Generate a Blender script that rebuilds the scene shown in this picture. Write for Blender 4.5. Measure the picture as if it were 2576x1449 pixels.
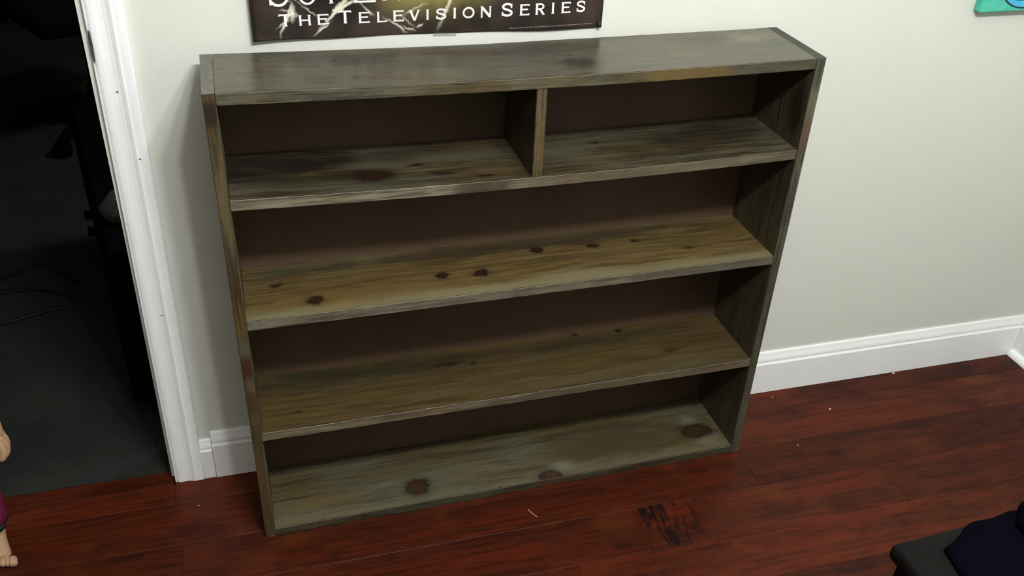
import bpy, bmesh, math, random
from mathutils import Vector, Matrix

random.seed(7)
scn = bpy.context.scene
for o in list(bpy.data.objects):
    bpy.data.objects.remove(o, do_unlink=True)
C = scn.collection

# ------------------------------------------------------------------ camera
cam = bpy.data.cameras.new('camera')
cam.sensor_fit = 'HORIZONTAL'
cam.sensor_width = 36.0
cam.lens = 2369.12 / 2576.0 * 36.0
cam.clip_start = 0.02
cam_o = bpy.data.objects.new('camera', cam)
C.objects.link(cam_o)
rt = Vector((0.963149, -0.266040, 0.039582))
up = Vector((0.112579, 0.532396, 0.838976))
fw = Vector((0.244274, 0.803602, -0.542728))
M = Matrix((rt, up, -fw)).transposed().to_4x4()
M.translation = Vector((0.07350, -1.61263, 1.48324))
cam_o.matrix_world = M
scn.camera = cam_o

# ------------------------------------------------------------------ world, light, exposure
world = bpy.data.worlds.new('world')
scn.world = world
world.use_nodes = True
world.node_tree.nodes['Background'].inputs[0].default_value = (0.6, 0.7, 1.0, 1)
world.node_tree.nodes['Background'].inputs[1].default_value = 0.0
LAMP = Vector((0.60, -1.50, 2.16))          # three-bulb ceiling fixture above the camera
for i, dx in enumerate((-0.20, 0.0, 0.20)):
    lamp = bpy.data.lights.new('ceiling_bulb', 'POINT')
    lamp.energy = 45
    lamp.color = (1.0, 1.0, 1.0)
    lamp.shadow_soft_size = 0.06
    lamp_o = bpy.data.objects.new('ceiling_bulb', lamp)
    C.objects.link(lamp_o)
    lamp_o.location = LAMP + Vector((dx, 0, 0))
hall = bpy.data.lights.new('far_room_fill', 'POINT')      # added fill lamp, out of sight, lifts the carpet beyond the door
hall.energy = 75
hall.color = (1.0, 0.97, 0.92)
hall.shadow_soft_size = 0.15
far_fill_o = bpy.data.objects.new('far_room_fill', hall)
C.objects.link(far_fill_o)
far_fill_o.location = (1.1, 1.0, 2.2)
vs = scn.view_settings
vs.view_transform = 'Standard'
vs.look = 'None'
vs.gamma = 1.0
vs.use_curve_mapping = False
vs.exposure = 0.0

# ------------------------------------------------------------------ helpers
def link(o, parent=None):
    C.objects.link(o)
    if parent is not None:
        o.parent = parent
    return o

def tag(o, label, cat, group=None):
    o['label'] = label
    o['category'] = cat
    if group:
        o['group'] = group
    return o

def struct(o):
    o['kind'] = 'structure'
    return o

def empty(name, loc=(0, 0, 0), rz=0.0):
    o = bpy.data.objects.new(name, None)
    o.empty_display_size = 0.05
    o.location = loc
    o.rotation_euler = (0, 0, rz)
    C.objects.link(o)
    return o

def mesh_obj(name, verts, faces, mats, parent=None, smooth=False, fmat=None):
    me = bpy.data.meshes.new(name)
    me.from_pydata([tuple(v) for v in verts], [], [tuple(f) for f in faces])
    if not isinstance(mats, (list, tuple)):
        mats = [mats]
    for m in mats:
        me.materials.append(m)
    if fmat:
        for p, mi in zip(me.polygons, fmat):
            p.material_index = mi
    if smooth:
        for p in me.polygons:
            p.use_smooth = True
    bm = bmesh.new(); bm.from_mesh(me)
    bmesh.ops.recalc_face_normals(bm, faces=bm.faces)
    bm.to_mesh(me); bm.free()
    me.update()
    return link(bpy.data.objects.new(name, me), parent)

def bm_obj(name, bm, mats, parent=None, smooth=False):
    me = bpy.data.meshes.new(name)
    bmesh.ops.recalc_face_normals(bm, faces=bm.faces)
    bm.to_mesh(me); bm.free()
    if not isinstance(mats, (list, tuple)):
        mats = [mats]
    for m in mats:
        me.materials.append(m)
    if smooth:
        for p in me.polygons:
            p.use_smooth = True
    return link(bpy.data.objects.new(name, me), parent)

def add_box(bm, x0, x1, y0, y1, z0, z1, bevel=0.0, seg=1, rot=None):
    r = bmesh.ops.create_cube(bm, size=1.0)
    vs_ = r['verts']
    for v in vs_:
        v.co = Vector((x0 + (v.co.x + .5) * (x1 - x0), y0 + (v.co.y + .5) * (y1 - y0), z0 + (v.co.z + .5) * (z1 - z0)))
    if bevel > 0:
        ed = list({e for v in vs_ for e in v.link_edges})
        r2 = bmesh.ops.bevel(bm, geom=ed, offset=bevel, segments=seg, profile=0.5, affect='EDGES')
        vs_ = list({v for f in r2['faces'] for v in f.verts} | {v for v in vs_ if v.is_valid})
    if rot is not None:
        bmesh.ops.transform(bm, matrix=rot, verts=[v for v in vs_ if v.is_valid])
    return vs_

def box_obj(name, x0, x1, y0, y1, z0, z1, mat, parent=None, bevel=0.0, seg=1):
    bm = bmesh.new()
    add_box(bm, x0, x1, y0, y1, z0, z1, bevel, seg)
    return bm_obj(name, bm, mat, parent)

def extrude_profile(name, prof, path_fn, stations, mats, parent=None, fmat_fn=None, smooth=False, cap=0):
    """closed 2-D profile carried along stations; path_fn(s, a, b) -> point"""
    n = len(prof)
    verts, faces, fm = [], [], []
    for s in stations:
        for (a, b) in prof:
            verts.append(path_fn(s, a, b))
    for i in range(len(stations) - 1):
        for j in range(n):
            k = (j + 1) % n
            faces.append((i * n + j, i * n + k, (i + 1) * n + k, (i + 1) * n + j))
            fm.append(fmat_fn(j) if fmat_fn else 0)
    faces.append(tuple(range(n))); fm.append(cap)
    base = (len(stations) - 1) * n
    faces.append(tuple(base + j for j in range(n))); fm.append(cap)
    return mesh_obj(name, verts, faces, mats, parent, smooth, fm)

def tube(name, pts, radii, mat, parent=None, sides=10, caps=True):
    pts = [Vector(p) for p in pts]
    if not isinstance(radii, (list, tuple)):
        radii = [radii] * len(pts)
    verts, faces = [], []
    ref = Vector((0.13, 0.31, 0.94)).normalized()
    for i, p in enumerate(pts):
        d = (pts[min(i + 1, len(pts) - 1)] - pts[max(i - 1, 0)]).normalized()
        rf = ref if abs(d.dot(ref)) < .95 else Vector((1, 0, 0))
        a = d.cross(rf).normalized(); b = d.cross(a).normalized()
        for k in range(sides):
            t = 2 * math.pi * k / sides
            verts.append(p + (a * math.cos(t) + b * math.sin(t)) * radii[i])
    for i in range(len(pts) - 1):
        for k in range(sides):
            k2 = (k + 1) % sides
            faces.append((i * sides + k, i * sides + k2, (i + 1) * sides + k2, (i + 1) * sides + k))
    if caps:
        faces.append(tuple(range(sides)))
        faces.append(tuple((len(pts) - 1) * sides + k for k in range(sides)))
    return mesh_obj(name, verts, faces, mat, parent, True)

def spline(pts, n=8):
    pts = [Vector(p) for p in pts]
    out = []
    for i in range(len(pts) - 1):
        p0 = pts[max(i - 1, 0)]; p1 = pts[i]; p2 = pts[i + 1]; p3 = pts[min(i + 2, len(pts) - 1)]
        for k in range(n):
            t = k / n
            out.append(0.5 * ((2 * p1) + (p2 - p0) * t + (2 * p0 - 5 * p1 + 4 * p2 - p3) * t * t + (3 * p1 - p0 - 3 * p2 + p3) * t ** 3))
    out.append(pts[-1])
    return out

# ------------------------------------------------------------------ material helpers
class N:
    def __init__(self, name):
        self.m = bpy.data.materials.new(name)
        self.m.use_nodes = True
        self.t = self.m.node_tree
        self.b = self.t.nodes['Principled BSDF']
    def n(self, typ, **kw):
        nd = self.t.nodes.new(typ)
        for k, v in kw.items():
            setattr(nd, k, v)
        return nd
    def set(self, sock, v):
        if isinstance(v, bpy.types.NodeSocket):
            self.t.links.new(v, sock)
        elif isinstance(v, (tuple, list)) and len(v) == 3 and sock.type == 'RGBA':
            sock.default_value = (*v, 1)
        else:
            sock.default_value = v
    def math(self, op, a, b=0.0, c=0.0, clamp=False):
        nd = self.n('ShaderNodeMath', operation=op, use_clamp=clamp)
        self.set(nd.inputs[0], a); self.set(nd.inputs[1], b); self.set(nd.inputs[2], c)
        return nd.outputs[0]
    def mix(self, f, a, b, blend='MIX'):
        nd = self.n('ShaderNodeMix', data_type='RGBA', blend_type=blend, clamp_factor=True)
        self.set(nd.inputs[0], f); self.set(nd.inputs[6], a); self.set(nd.inputs[7], b)
        return nd.outputs[2]
    def ramp(self, v, lo, hi, a=0.0, b=1.0):
        nd = self.n('ShaderNodeMapRange', interpolation_type='SMOOTHSTEP', clamp=True)
        self.set(nd.inputs[0], v)
        nd.inputs[1].default_value = lo; nd.inputs[2].default_value = hi
        nd.inputs[3].default_value = a; nd.inputs[4].default_value = b
        return nd.outputs[0]
    def noise(self, vec, scale, detail=3.0, rough=0.55, dist=0.0):
        nd = self.n('ShaderNodeTexNoise')
        self.set(nd.inputs['Vector'], vec)
        nd.inputs['Scale'].default_value = scale
        nd.inputs['Detail'].default_value = detail
        nd.inputs['Roughness'].default_value = rough
        nd.inputs['Distortion'].default_value = dist
        return nd.outputs['Fac']
    def comb(self, x, y, z):
        nd = self.n('ShaderNodeCombineXYZ')
        self.set(nd.inputs[0], x); self.set(nd.inputs[1], y); self.set(nd.inputs[2], z)
        return nd.outputs[0]
    def objxyz(self):
        tc = self.n('ShaderNodeTexCoord')
        s = self.n('ShaderNodeSeparateXYZ')
        self.t.links.new(tc.outputs['Object'], s.inputs[0])
        return tc.outputs['Object'], s.outputs[0], s.outputs[1], s.outputs[2]
    def bump(self, h, strength=0.2, dist=0.002):
        nd = self.n('ShaderNodeBump')
        nd.inputs['Strength'].default_value = strength
        nd.inputs['Distance'].default_value = dist
        self.set(nd.inputs['Height'], h)
        self.t.links.new(nd.outputs[0], self.b.inputs['Normal'])
    def out(self, col, rough=0.5, spec=0.5, metal=0.0, coat=0.0, coat_r=0.1):
        self.set(self.b.inputs['Base Color'], col)
        self.set(self.b.inputs['Roughness'], rough)
        self.b.inputs['Specular IOR Level'].default_value = spec
        self.b.inputs['Metallic'].default_value = metal
        self.b.inputs['Coat Weight'].default_value = coat
        self.b.inputs['Coat Roughness'].default_value = coat_r
        return self.m

def simple(name, col, rough=0.5, spec=0.5, var=0.12, scale=30.0, bump=0.0, bscale=200.0, coat=0.0):
    k = N(name)
    v, x, y, z = k.objxyz()
    nz = k.noise(v, scale, 3)
    dark = tuple(c * (1 - var) for c in col)
    lite = tuple(min(1, c * (1 + var)) for c in col)
    c = k.mix(k.ramp(nz, .3, .7), dark, lite)
    if bump > 0:
        k.bump(k.noise(v, bscale, 2), bump, 0.002)
    return k.out(c, rough, spec, coat=coat)

WOOD = (0.66, 0.645, 0.52)
def tint(c, g):
    return tuple(a * b * g for a, b in zip(c, WOOD))
def wood(name, ochre, grey, dark, axis='x', knots=(), blots=(), seed=0.0, bias=0.5, darkness=0.5, rough=0.45, wear=None, grain=1.0, coat=0.0, soft=.13, gain=1.0):
    """weathered stained pine: u runs along the board, v across it (metres)"""
    k = N(name)
    vec, x, y, z = k.objxyz()
    if axis == 'x':
        u, v, w = x, y, z
    else:
        u, v, w = z, y, x
    sd = seed * 7.31
    ochre, grey, dark = (tint(q, gain) for q in (ochre, grey, dark))
    blots = [(a, b, c, d, tint(e, gain), f) for (a, b, c, d, e, f) in blots]
    knots = [(a, b, c, d, tint(e, gain), f) for (a, b, c, d, e, f) in knots]
    if wear: wear = (*wear[:3], tint(wear[3], gain))
    warp = k.math('SUBTRACT', k.noise(k.comb(k.math('MULTIPLY', u, 6.0), k.math('MULTIPLY', v, 12.0), sd + 3.0), 1.0, 2), 0.5)
    vw = k.math('MULTIPLY_ADD', warp, 0.03, v)
    big = k.noise(k.comb(k.math('MULTIPLY', u, 4.0), k.math('MULTIPLY', vw, 17.0), k.math('ADD', w, sd)), 1.0, 4, .6)
    col = k.mix(k.ramp(big, bias - soft, bias + soft), ochre, grey)
    # long streaks of stain along the grain
    st = k.noise(k.comb(k.math('MULTIPLY', u, 3.2), k.math('MULTIPLY', vw, 60.0), sd + 11.0), 1.0, 5, .65)
    col = k.mix(k.math('MULTIPLY', k.ramp(st, .46, .72), .55 * grain), col, dark)
    # dark blotches
    bl = k.noise(k.comb(k.math('MULTIPLY', u, 5.0), k.math('MULTIPLY', vw, 14.0), sd + 23.0), 1.0, 5, .6)
    col = k.mix(k.math('MULTIPLY', k.ramp(bl, .72 - .25 * darkness, .92 - .25 * darkness), .8), col, dark)
    # fine fibre, two widths
    fib = k.noise(k.comb(k.math('MULTIPLY', u, 9.0), k.math('MULTIPLY', v, 380.0), k.math('MULTIPLY_ADD', w, 300.0, sd)), 1.0, 3, .65)
    fib2 = k.noise(k.comb(k.math('MULTIPLY', u, 7.0), k.math('MULTIPLY', vw, 150.0), k.math('MULTIPLY_ADD', w, 120.0, sd + 9.0)), 1.0, 4, .65)
    col = k.mix(k.math('MULTIPLY', k.ramp(fib2, .47, .66), .62 * grain), col, dark)
    col = k.mix(k.math('MULTIPLY', k.ramp(fib, .48, .66), .72 * grain), col, dark)
    lite = tuple(min(1.0, c * 2.0) for c in grey)
    col = k.mix(k.math('MULTIPLY', k.ramp(fib2, .45, .25), .40 * grain), col, lite)
    col = k.mix(k.math('MULTIPLY', k.ramp(fib, .42, .22), .35 * grain), col, lite)
    if wear is not None:      # pale rubbed band beside the front arris
        v0, width, amt, wc = wear
        d = k.math('SUBTRACT', v, v0)
        wob = k.math('MULTIPLY', k.math('SUBTRACT', k.noise(k.comb(k.math('MULTIPLY', u, 7.0), k.math('MULTIPLY', v, 25.0), sd + 2.0), 1.0, 4), .5), width * 1.8)
        f = k.ramp(k.math('ADD', d, wob), width * 1.1, width * .25)
        col = k.mix(k.math('MULTIPLY', f, amt), col, wc)
    def nz(fu, fv, off, det=4):
        return k.math('SUBTRACT', k.noise(k.comb(k.math('MULTIPLY', u, fu), k.math('MULTIPLY', v, fv), sd + off), 1.0, det, .62), .5)
    nn = nz(70.0, 130.0, 5.0)
    nb = nz(13.0, 45.0, 6.0)
    uw = k.math('MULTIPLY_ADD', nz(35.0, 45.0, 7.0), .030, u)
    vk = k.math('MULTIPLY_ADD', nz(35.0, 60.0, 8.0), .018, v)
    def ell(u0, v0, ru, rv, amp, uu, vv, noise):
        du = k.math('DIVIDE', k.math('SUBTRACT', uu, u0), ru)
        dv = k.math('DIVIDE', k.math('SUBTRACT', vv, v0), rv)
        d = k.math('SQRT', k.math('ADD', k.math('MULTIPLY', du, du), k.math('MULTIPLY', dv, dv)))
        return k.math('MULTIPLY_ADD', noise, amp, d)
    for (u0, v0, ru, rv, c, a) in blots:
        d = ell(u0, v0, ru, rv, 2.4, u, v, nb)
        col = k.mix(k.math('MULTIPLY', k.ramp(d, 1.35, .30), a), col, c)
    for (u0, v0, ru, rv, core, a) in knots:
        d = ell(u0, v0, ru, rv, .5, uw, vk, nn)
        col = k.mix(k.math('MULTIPLY', k.ramp(d, 1.9, .9), .45 * a), col, dark)
        col = k.mix(k.math('MULTIPLY', k.ramp(d, 1.15, .8), a), col, (.012, .008, .005))
        ring = k.math('SINE', k.math('MULTIPLY', d, 16.0))
        core2 = k.mix(k.ramp(ring, -.6, .9), core, tuple(c * .45 for c in core))
        col = k.mix(k.math('MULTIPLY', k.ramp(d, .78, .5), a), col, core2)
    r = k.ramp(big, .3, .7, rough - .06, rough + .08)
    k.bump(fib, .12 * grain, .0008)
    return k.out(col, r, .5, coat=coat, coat_r=.22)

# ------------------------------------------------------------------ base materials
def wall_mat(name, col, rough=.85):
    k = N(name)
    v, x, y, z = k.objxyz()
    n1 = k.noise(v, 140.0, 3, .6)
    n2 = k.noise(v, 2.0, 3)
    c = k.mix(k.ramp(n2, .3, .7), tuple(a * .98 for a in col), col)
    k.bump(n1, .22, .0025)
    return k.out(c, rough, .25)

m_wall = wall_mat('wall_paint_cream', (.665, .688, .628))
m_ceiling = wall_mat('ceiling_paint', (.80, .78, .72))
m_trim = simple('trim_white_gloss', (.91, .935, .94), .38, .4, .015, 12)
m_hole = simple('nail_hole_dark', (.03, .028, .025), .9, .2)
m_raw = simple('chipped_raw_wood', (.055, .05, .045), .8, .2, .5, 60)
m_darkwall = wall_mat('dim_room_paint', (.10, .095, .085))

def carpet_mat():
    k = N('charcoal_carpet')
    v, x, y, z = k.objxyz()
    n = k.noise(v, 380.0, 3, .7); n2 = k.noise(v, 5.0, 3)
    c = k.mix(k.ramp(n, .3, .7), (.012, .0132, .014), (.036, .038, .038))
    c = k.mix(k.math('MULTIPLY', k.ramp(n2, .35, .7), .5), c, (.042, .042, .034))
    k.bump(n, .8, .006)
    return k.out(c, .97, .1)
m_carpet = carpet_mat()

def plank_mat(name, c1, c2, dark, scr=None):
    k = N(name)
    v, x, y, z = k.objxyz()
    oi = k.n('ShaderNodeObjectInfo')
    rnd = oi.outputs['Random']
    off = k.math('MULTIPLY', rnd, 53.0)
    g1 = k.noise(k.comb(k.math('MULTIPLY', x, 2.5), k.math('MULTIPLY', y, 18.0), off), 1.0, 4, .6, .4)
    g2 = k.noise(k.comb(k.math('MULTIPLY', x, 9.0), k.math('MULTIPLY', y, 150.0), off), 1.0, 4, .6)
    g3 = k.noise(k.comb(k.math('MULTIPLY', x, 11.0), k.math('MULTIPLY', y, 22.0), off), 1.0, 5, .65)
    c = k.mix(k.ramp(g1, .3, .7), c1, c2)
    c = k.mix(k.math('MULTIPLY', k.ramp(g2, .42, .68), .65), c, dark)
    c = k.mix(k.math('MULTIPLY', k.ramp(g3, .48, .72), .65), c, dark)
    g4 = k.noise(k.comb(k.math('MULTIPLY', x, 6.0), k.math('MULTIPLY', y, 9.0), k.math('ADD', off, 31.0)), 1.0, 3)
    c = k.mix(k.math('MULTIPLY', k.ramp(g4, .56, .72), .5), c, (.095, .024, .006))
    tone = k.math('MULTIPLY_ADD', rnd, .5, .75)
    hs = k.n('ShaderNodeHueSaturation')
    k.set(hs.inputs['Color'], c); k.set(hs.inputs['Value'], tone)
    c = hs.outputs[0]
    h = k.noise(k.comb(k.math('MULTIPLY', x, 12.0), k.math('MULTIPLY', y, 5.0), off), 1.0, 3)
    if scr is not None:        # scraped dark patch running across the board near one end
        x0, x1 = scr
        s1 = k.noise(k.comb(k.math('MULTIPLY', x, 70.0), k.math('MULTIPLY', y, 14.0), 4.2), 1.0, 5, .7, .6)
        m = k.math('MULTIPLY', k.ramp(x, x0 - .004, x0 + .01), k.ramp(x, x1, x0 + .02))
        f = k.math('MULTIPLY', k.ramp(s1, .44, .6), m)
        c = k.mix(f, c, (.006, .003, .003))
    k.bump(h, .35, .004)
    return k.out(c, k.ramp(g3, .3, .7, .38, .52), .15)
m_plank = plank_mat('red_brown_plank', (.082, .0140, .0042), (.052, .0098, .0036), (.014, .0034, .0018))
m_plank_scr = plank_mat('red_brown_plank_scraped', (.082, .0140, .0042), (.052, .0098, .0036), (.014, .0034, .0018), (-.30, -.05))
m_sub = simple('subfloor_dark', (.016, .006, .004), .9, .1)

# ------------------------------------------------------------------ the room
XR = 1.996          # right wall surface
XL = -3.3           # left wall surface
YF = -5.0           # wall behind the camera
HC = 2.44
DX0, DX1, DH = -0.985, -0.1765, 2.03     # door opening
WT = 0.115                               # wall thickness

floor = struct(box_obj('floor', XL - .1, XR + .1, YF - .1, .030, -.05, -.0135, m_sub))
# planks, each one a board of its own
PITCH = 0.118
def plank(x0, x1, y0, y1, mat, name='plank'):
    g = .00012
    x0 += g; x1 -= g; y0 += g; y1 -= g
    b = .0007
    cx, cy = (x0 + x1) / 2, (y0 + y1) / 2
    hx, hy = (x1 - x0) / 2, (y1 - y0) / 2
    zt = random.uniform(-.0004, 0.0)
    vs_ = []
    for (dx, dy, zz) in ((0, 0, -.0134), (0, 0, zt - b * .8), (b, b, zt)):
        for sx, sy in ((-1, -1), (1, -1), (1, 1), (-1, 1)):
            vs_.append((sx * (hx - dx), sy * (hy - dy), zz))
    fc = [(8, 9, 10, 11)]
    for L in (0, 4):
        for i in range(4):
            j = (i + 1) % 4
            fc.append((L + i, L + j, L + 4 + j, L + 4 + i))
    fc.append((3, 2, 1, 0))
    o = mesh_obj(name, vs_, fc, mat, floor)
    o.location = (cx, cy, 0)
    return o

SEAM0 = -0.074
rows = []
known = {0: [-.71, .16, 1.02], 1: [-1.05, -.159, 1.071 - .03], 2: [-.35, .765, 1.368], 3: [-.55, .597, 1.70], -1: [-.62, -.1765, .55, 1.33]}
known[1] = [-1.0, -.159, 1.07]
for r in range(-1, 42):
    y1 = SEAM0 - PITCH * r
    y0 = y1 - PITCH
    if r == -1:
        y1, y0 = -.0, SEAM0
    if r in known:
        js = known[r]
    else:
        js = []; xx = XL + random.uniform(.3, 1.2)
        while xx < XR - .25:
            js.append(xx); xx += random.uniform(.9, 1.6)
    xs = [XL] + sorted(js) + [XR]
    if y0 < YF:
        y0 = YF
    if y1 - y0 < .02:
        continue
    for i in range(len(xs) - 1):
        if r == -1:
            # the row along the wall stops at the threshold inside the doorway
            plank(xs[i], xs[i + 1], y0, -.0165 if xs[i] < -.18 else -.001, m_plank)
            continue
        scr = (r == 2 and abs(xs[i] - .765) < .01)
        plank(xs[i], xs[i + 1], y0, y1, m_plank_scr if scr else m_plank)
plank(DX0 + .003, DX1 - .003, -.0165, .026, m_plank, 'threshold_board')

# walls ------------------------------------------------------------
bm = bmesh.new()
add_box(bm, DX1, XR, 0, WT, -.0, HC)
add_box(bm, XL, DX0, 0, WT, -.0, HC)
add_box(bm, DX0, DX1, 0, WT, DH, HC)
struct(bm_obj('wall_back', bm, m_wall))
struct(box_obj('wall_right', XR, XR + .1, YF, 0, -.0, HC, m_wall))
struct(box_obj('wall_left', XL - .1, XL, YF, 0, -.0, HC, m_wall))
struct(box_obj('wall_front', XL, XR, YF - .1, YF, -.0, HC, m_wall))
struct(box_obj('ceiling', XL - .1, XR + .1, YF - .1, WT, HC, HC + .1, m_ceiling))

# baseboards -------------------------------------------------------
def base_prof(h=.119, t=.0139):
    return [(0, 0), (t, 0), (t, h * .735), (t - .0012, h * .75), (t - .0030, h * .775), (t - .0034, h * .80), (t - .0026, h * .82),
            (t - .0040, h * .87), (t - .0066, h * .93), (t - .0084, h * .985), (t - .0095, h), (0, h)]
def baseboard_back(name, x0, x1, h, t):
    return struct(extrude_profile(name, base_prof(h, t), lambda s, a, b: (s, -a, b), [x0, x1], m_trim))
baseboard_back('baseboard_back', -.0900, XR - .0005, .1195, .0139)
baseboard_back('trim_1', -.1145, -.0912, .1015, .0125)       # short filler beside the casing
baseboard_back('baseboard_left', XL, DX0 - .075, .1195, .0139)
rb = struct(extrude_profile('baseboard_right', base_prof(.1195, .0135), lambda s, a, b: (XR - a, s, b), [YF, -.0152], m_trim))
sh = []
for i in range(7):
    t = math.pi / 2 * i / 6
    sh.append((.0135 + .0150 * math.cos(t), .0170 * math.sin(t)))
sh.append((.0135, 0))
struct(extrude_profile('trim_2', sh, lambda s, a, b: (XR - a, s, b), [YF, -.0150], m_trim))
def nail(parent, x, y, z, r=.0016):
    bm = bmesh.new()
    bmesh.ops.create_uvsphere(bm, u_segments=8, v_segments=5, radius=r)
    o = bm_obj('nail_hole', bm, m_hole, parent, True)
    o.location = (x, y, z); o.scale = (1.1, .22, .8)
    return o

# door casing ------------------------------------------------------
LEAN = .0098
cp = [(0, 0), (0, .0085), (.0010, .0100), (.0028, .0104), (.0034, .0066), (.0044, .0066), (.0056, .0106), (.0090, .0118), (.0150, .0121), (.0215, .0114),
      (.0285, .0114), (.0350, .0127), (.0400, .0150), (.0424, .0158), (.0430, .0143), (.0450, .0141), (.0520, .0146), (.0580, .0143), (.0612, .0120), (.0612, 0)]
def casing(name, x_in, sgn, z0=.0, z1=2.03, lean=0.0):
    zs = [z0 + (z1 - z0) * i / 100 for i in range(101)]
    def f(s, a, b):
        # a long chip broken out of the inner arris beside the latch
        if sgn > 0 and a < .0048 and .930 < s < .990:
            q = math.sin((s - .930) / .060 * math.pi)
            b = b - .0030 * q ** .6 if b > .001 else b
            a = a + .0004 * q
        return (x_in + sgn * a + lean * s, -b, s)
    return struct(extrude_profile(name, cp, f, zs, m_trim))
cas = casing('trim_3', -.1765, 1, 0.0, 2.03, LEAN)
for (x, z) in ((-.1385, .8834), (-.1233, .7611), (-.1379, .4332), (-.1362, .0224)):
    nail(cas, x, -.0128 if x < -.13 else -.0147, z)
# bare dark wood showing in the chip
cv_, cf_ = [], []
for i in range(13):
    z = .932 + .056 * i / 12
    hw = .0019 * math.sin(math.pi * i / 12) ** .6 + .0001
    xm = -.1765 + .0026 + LEAN * z + .0012 * math.sin(i * 1.3) * .3
    for (dx, y) in ((-hw, -.0100), (hw, -.0112), (hw, -.0090), (-hw, -.0080)):
        cv_.append((xm + dx, y, z))
for i in range(12):
    for j in range(4):
        j2 = (j + 1) % 4
        cf_.append((i * 4 + j, i * 4 + j2, i * 4 + 4 + j2, i * 4 + 4 + j))
cf_ += [(0, 1, 2, 3), (48, 49, 50, 51)]
mesh_obj('paint_chip', cv_, cf_, m_raw, cas)
casing('trim_4', -.995, -1)
hd = struct(extrude_profile('trim_5', cp, lambda s, a, b: (s, -b, 2.031 + a), [-1.056, -.096], m_trim))
# jamb boards lining the opening
def jamb(name, x0, x1, lean):
    pr = [(x0, .0110), (x1, .0110), (x1, WT + .001), (x0, WT + .001)]
    return struct(extrude_profile(name, pr, lambda s, a, b: (a + lean * s, b, s), [0.0, 2.015], m_trim))
jamb('trim_6', -.1842, -.1766, LEAN)
jamb('trim_7', -.9845, -.972, 0)
struct(box_obj('trim_8', -.972, -.165, .0035, WT + .001, 2.0155, 2.0295, m_trim))

# the dim room beyond the door --------------------------------------
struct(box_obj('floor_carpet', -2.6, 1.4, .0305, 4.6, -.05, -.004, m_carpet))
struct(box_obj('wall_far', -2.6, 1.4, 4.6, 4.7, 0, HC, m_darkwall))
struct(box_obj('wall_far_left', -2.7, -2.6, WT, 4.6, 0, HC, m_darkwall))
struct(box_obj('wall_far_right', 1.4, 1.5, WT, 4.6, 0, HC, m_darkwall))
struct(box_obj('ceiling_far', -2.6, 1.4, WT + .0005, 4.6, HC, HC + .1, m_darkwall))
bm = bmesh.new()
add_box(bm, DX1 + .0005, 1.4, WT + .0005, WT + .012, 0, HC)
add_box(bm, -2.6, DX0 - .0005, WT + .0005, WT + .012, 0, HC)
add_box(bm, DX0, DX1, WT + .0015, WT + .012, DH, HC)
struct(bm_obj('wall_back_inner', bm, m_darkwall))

# ------------------------------------------------------------------ bookshelf
S = 1.067
ANG = 0.0155
W, D, T = 1.0 * S, .1707 * S, .0181 * S
HL, HR = .8874 * S, .8798 * S
g_ = .0290
shelf = empty('bookshelf', (0, -S * g_, 0), ANG)
tag(shelf, 'low wide open bookshelf of weathered dark stained pine boards against the cream wall', 'bookshelf')

OCH, GRY, DRK = (.135, .092, .042), (.165, .155, .115), (.022, .016, .011)
K1 = (.040, .018, .008)
m_top = wood('stained_pine_top', (.108, .082, .054), (.112, .116, .096), (.030, .024, .018), 'x',
             [(.616, -.120, .034, .024, (.045, .018, .008), .55)],
             [(.985, -.05, .055, .028, (.20, .165, .125), .8), (.80, -.10, .11, .05, (.115, .100, .062), .6), (.55, -.05, .07, .05, (.045, .05, .055), .6), (.25, -.05, .10, .03, (.04, .042, .034), .6), (.89, -.045, .06, .02, (.035, .032, .026), .7)],
             seed=1, bias=.5, darkness=.12, rough=.27, grain=.6, soft=.22, gain=.95)
m_s2 = wood('stained_pine_upper_shelf', (.120, .085, .045), (.135, .125, .095), DRK, 'x',
            [(.259, -.127, .036, .020, K1, .95), (.341, -.096, .010, .005, K1, .8), (.378, -.136, .020, .006, K1, .7), (.447, -.158, .014, .005, K1, .7),
             (.687, -.065, .009, .005, K1, .9)],
            [(.10, -.055, .16, .06, (.016, .013, .011), .9), (.12, -.13, .10, .03, (.030, .026, .022), .6), (.28, -.085, .07, .022, (.155, .15, .12), .7), (.42, -.07, .09, .03, (.15, .145, .115), .6),
             (.92, -.070, .15, .060, (.018, .017, .016), .7), (.62, -.085, .08, .03, (.15, .14, .105), .5)],
            seed=2, bias=.5, darkness=.95, rough=.42, gain=.80)
m_s3 = wood('stained_pine_middle_shelf', (.150, .102, .042), (.165, .145, .085), DRK, 'x',
            [(.075, -.074, .011, .007, K1, .85), (.143, -.140, .017, .014, K1, .9), (.382, -.108, .013, .009, K1, 1), (.457, -.114, .016, .012, K1, 1),
             (.588, -.056, .011, .010, K1, 1), (.705, -.062, .011, .010, K1, 1), (.794, -.062, .007, .006, K1, 1), (.895, -.111, .013, .006, K1, .6)],
            [(.55, -.03, .45, .024, (.030, .026, .020), .7), (.10, -.03, .05, .03, (.045, .058, .042), .6), (.20, -.14, .18, .03, (.17, .11, .038), .5)],
            seed=3, bias=.6, darkness=.28, rough=.42, wear=(-D, .045, .75, (.225, .205, .135)), gain=1.15, grain=.8)
m_s4 = wood('stained_pine_lower_shelf', (.135, .090, .036), (.115, .095, .052), DRK, 'x',
            [(.461, -.056, .008, .005, K1, .9), (.402, -.052, .028, .007, K1, .75), (.705, -.012, .007, .006, K1, .9), (.807, -.019, .008, .006, K1, .9), (.091, -.134, .007, .004, K1, .7),
             (.888, -.110, .017, .009, K1, .4)],
            [(.25, -.04, .28, .035, (.030, .031, .022), .7), (.72, -.045, .20, .03, (.035, .034, .026), .6)],
            seed=4, bias=.62, darkness=.3, rough=.45, gain=.88, grain=.72)
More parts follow.
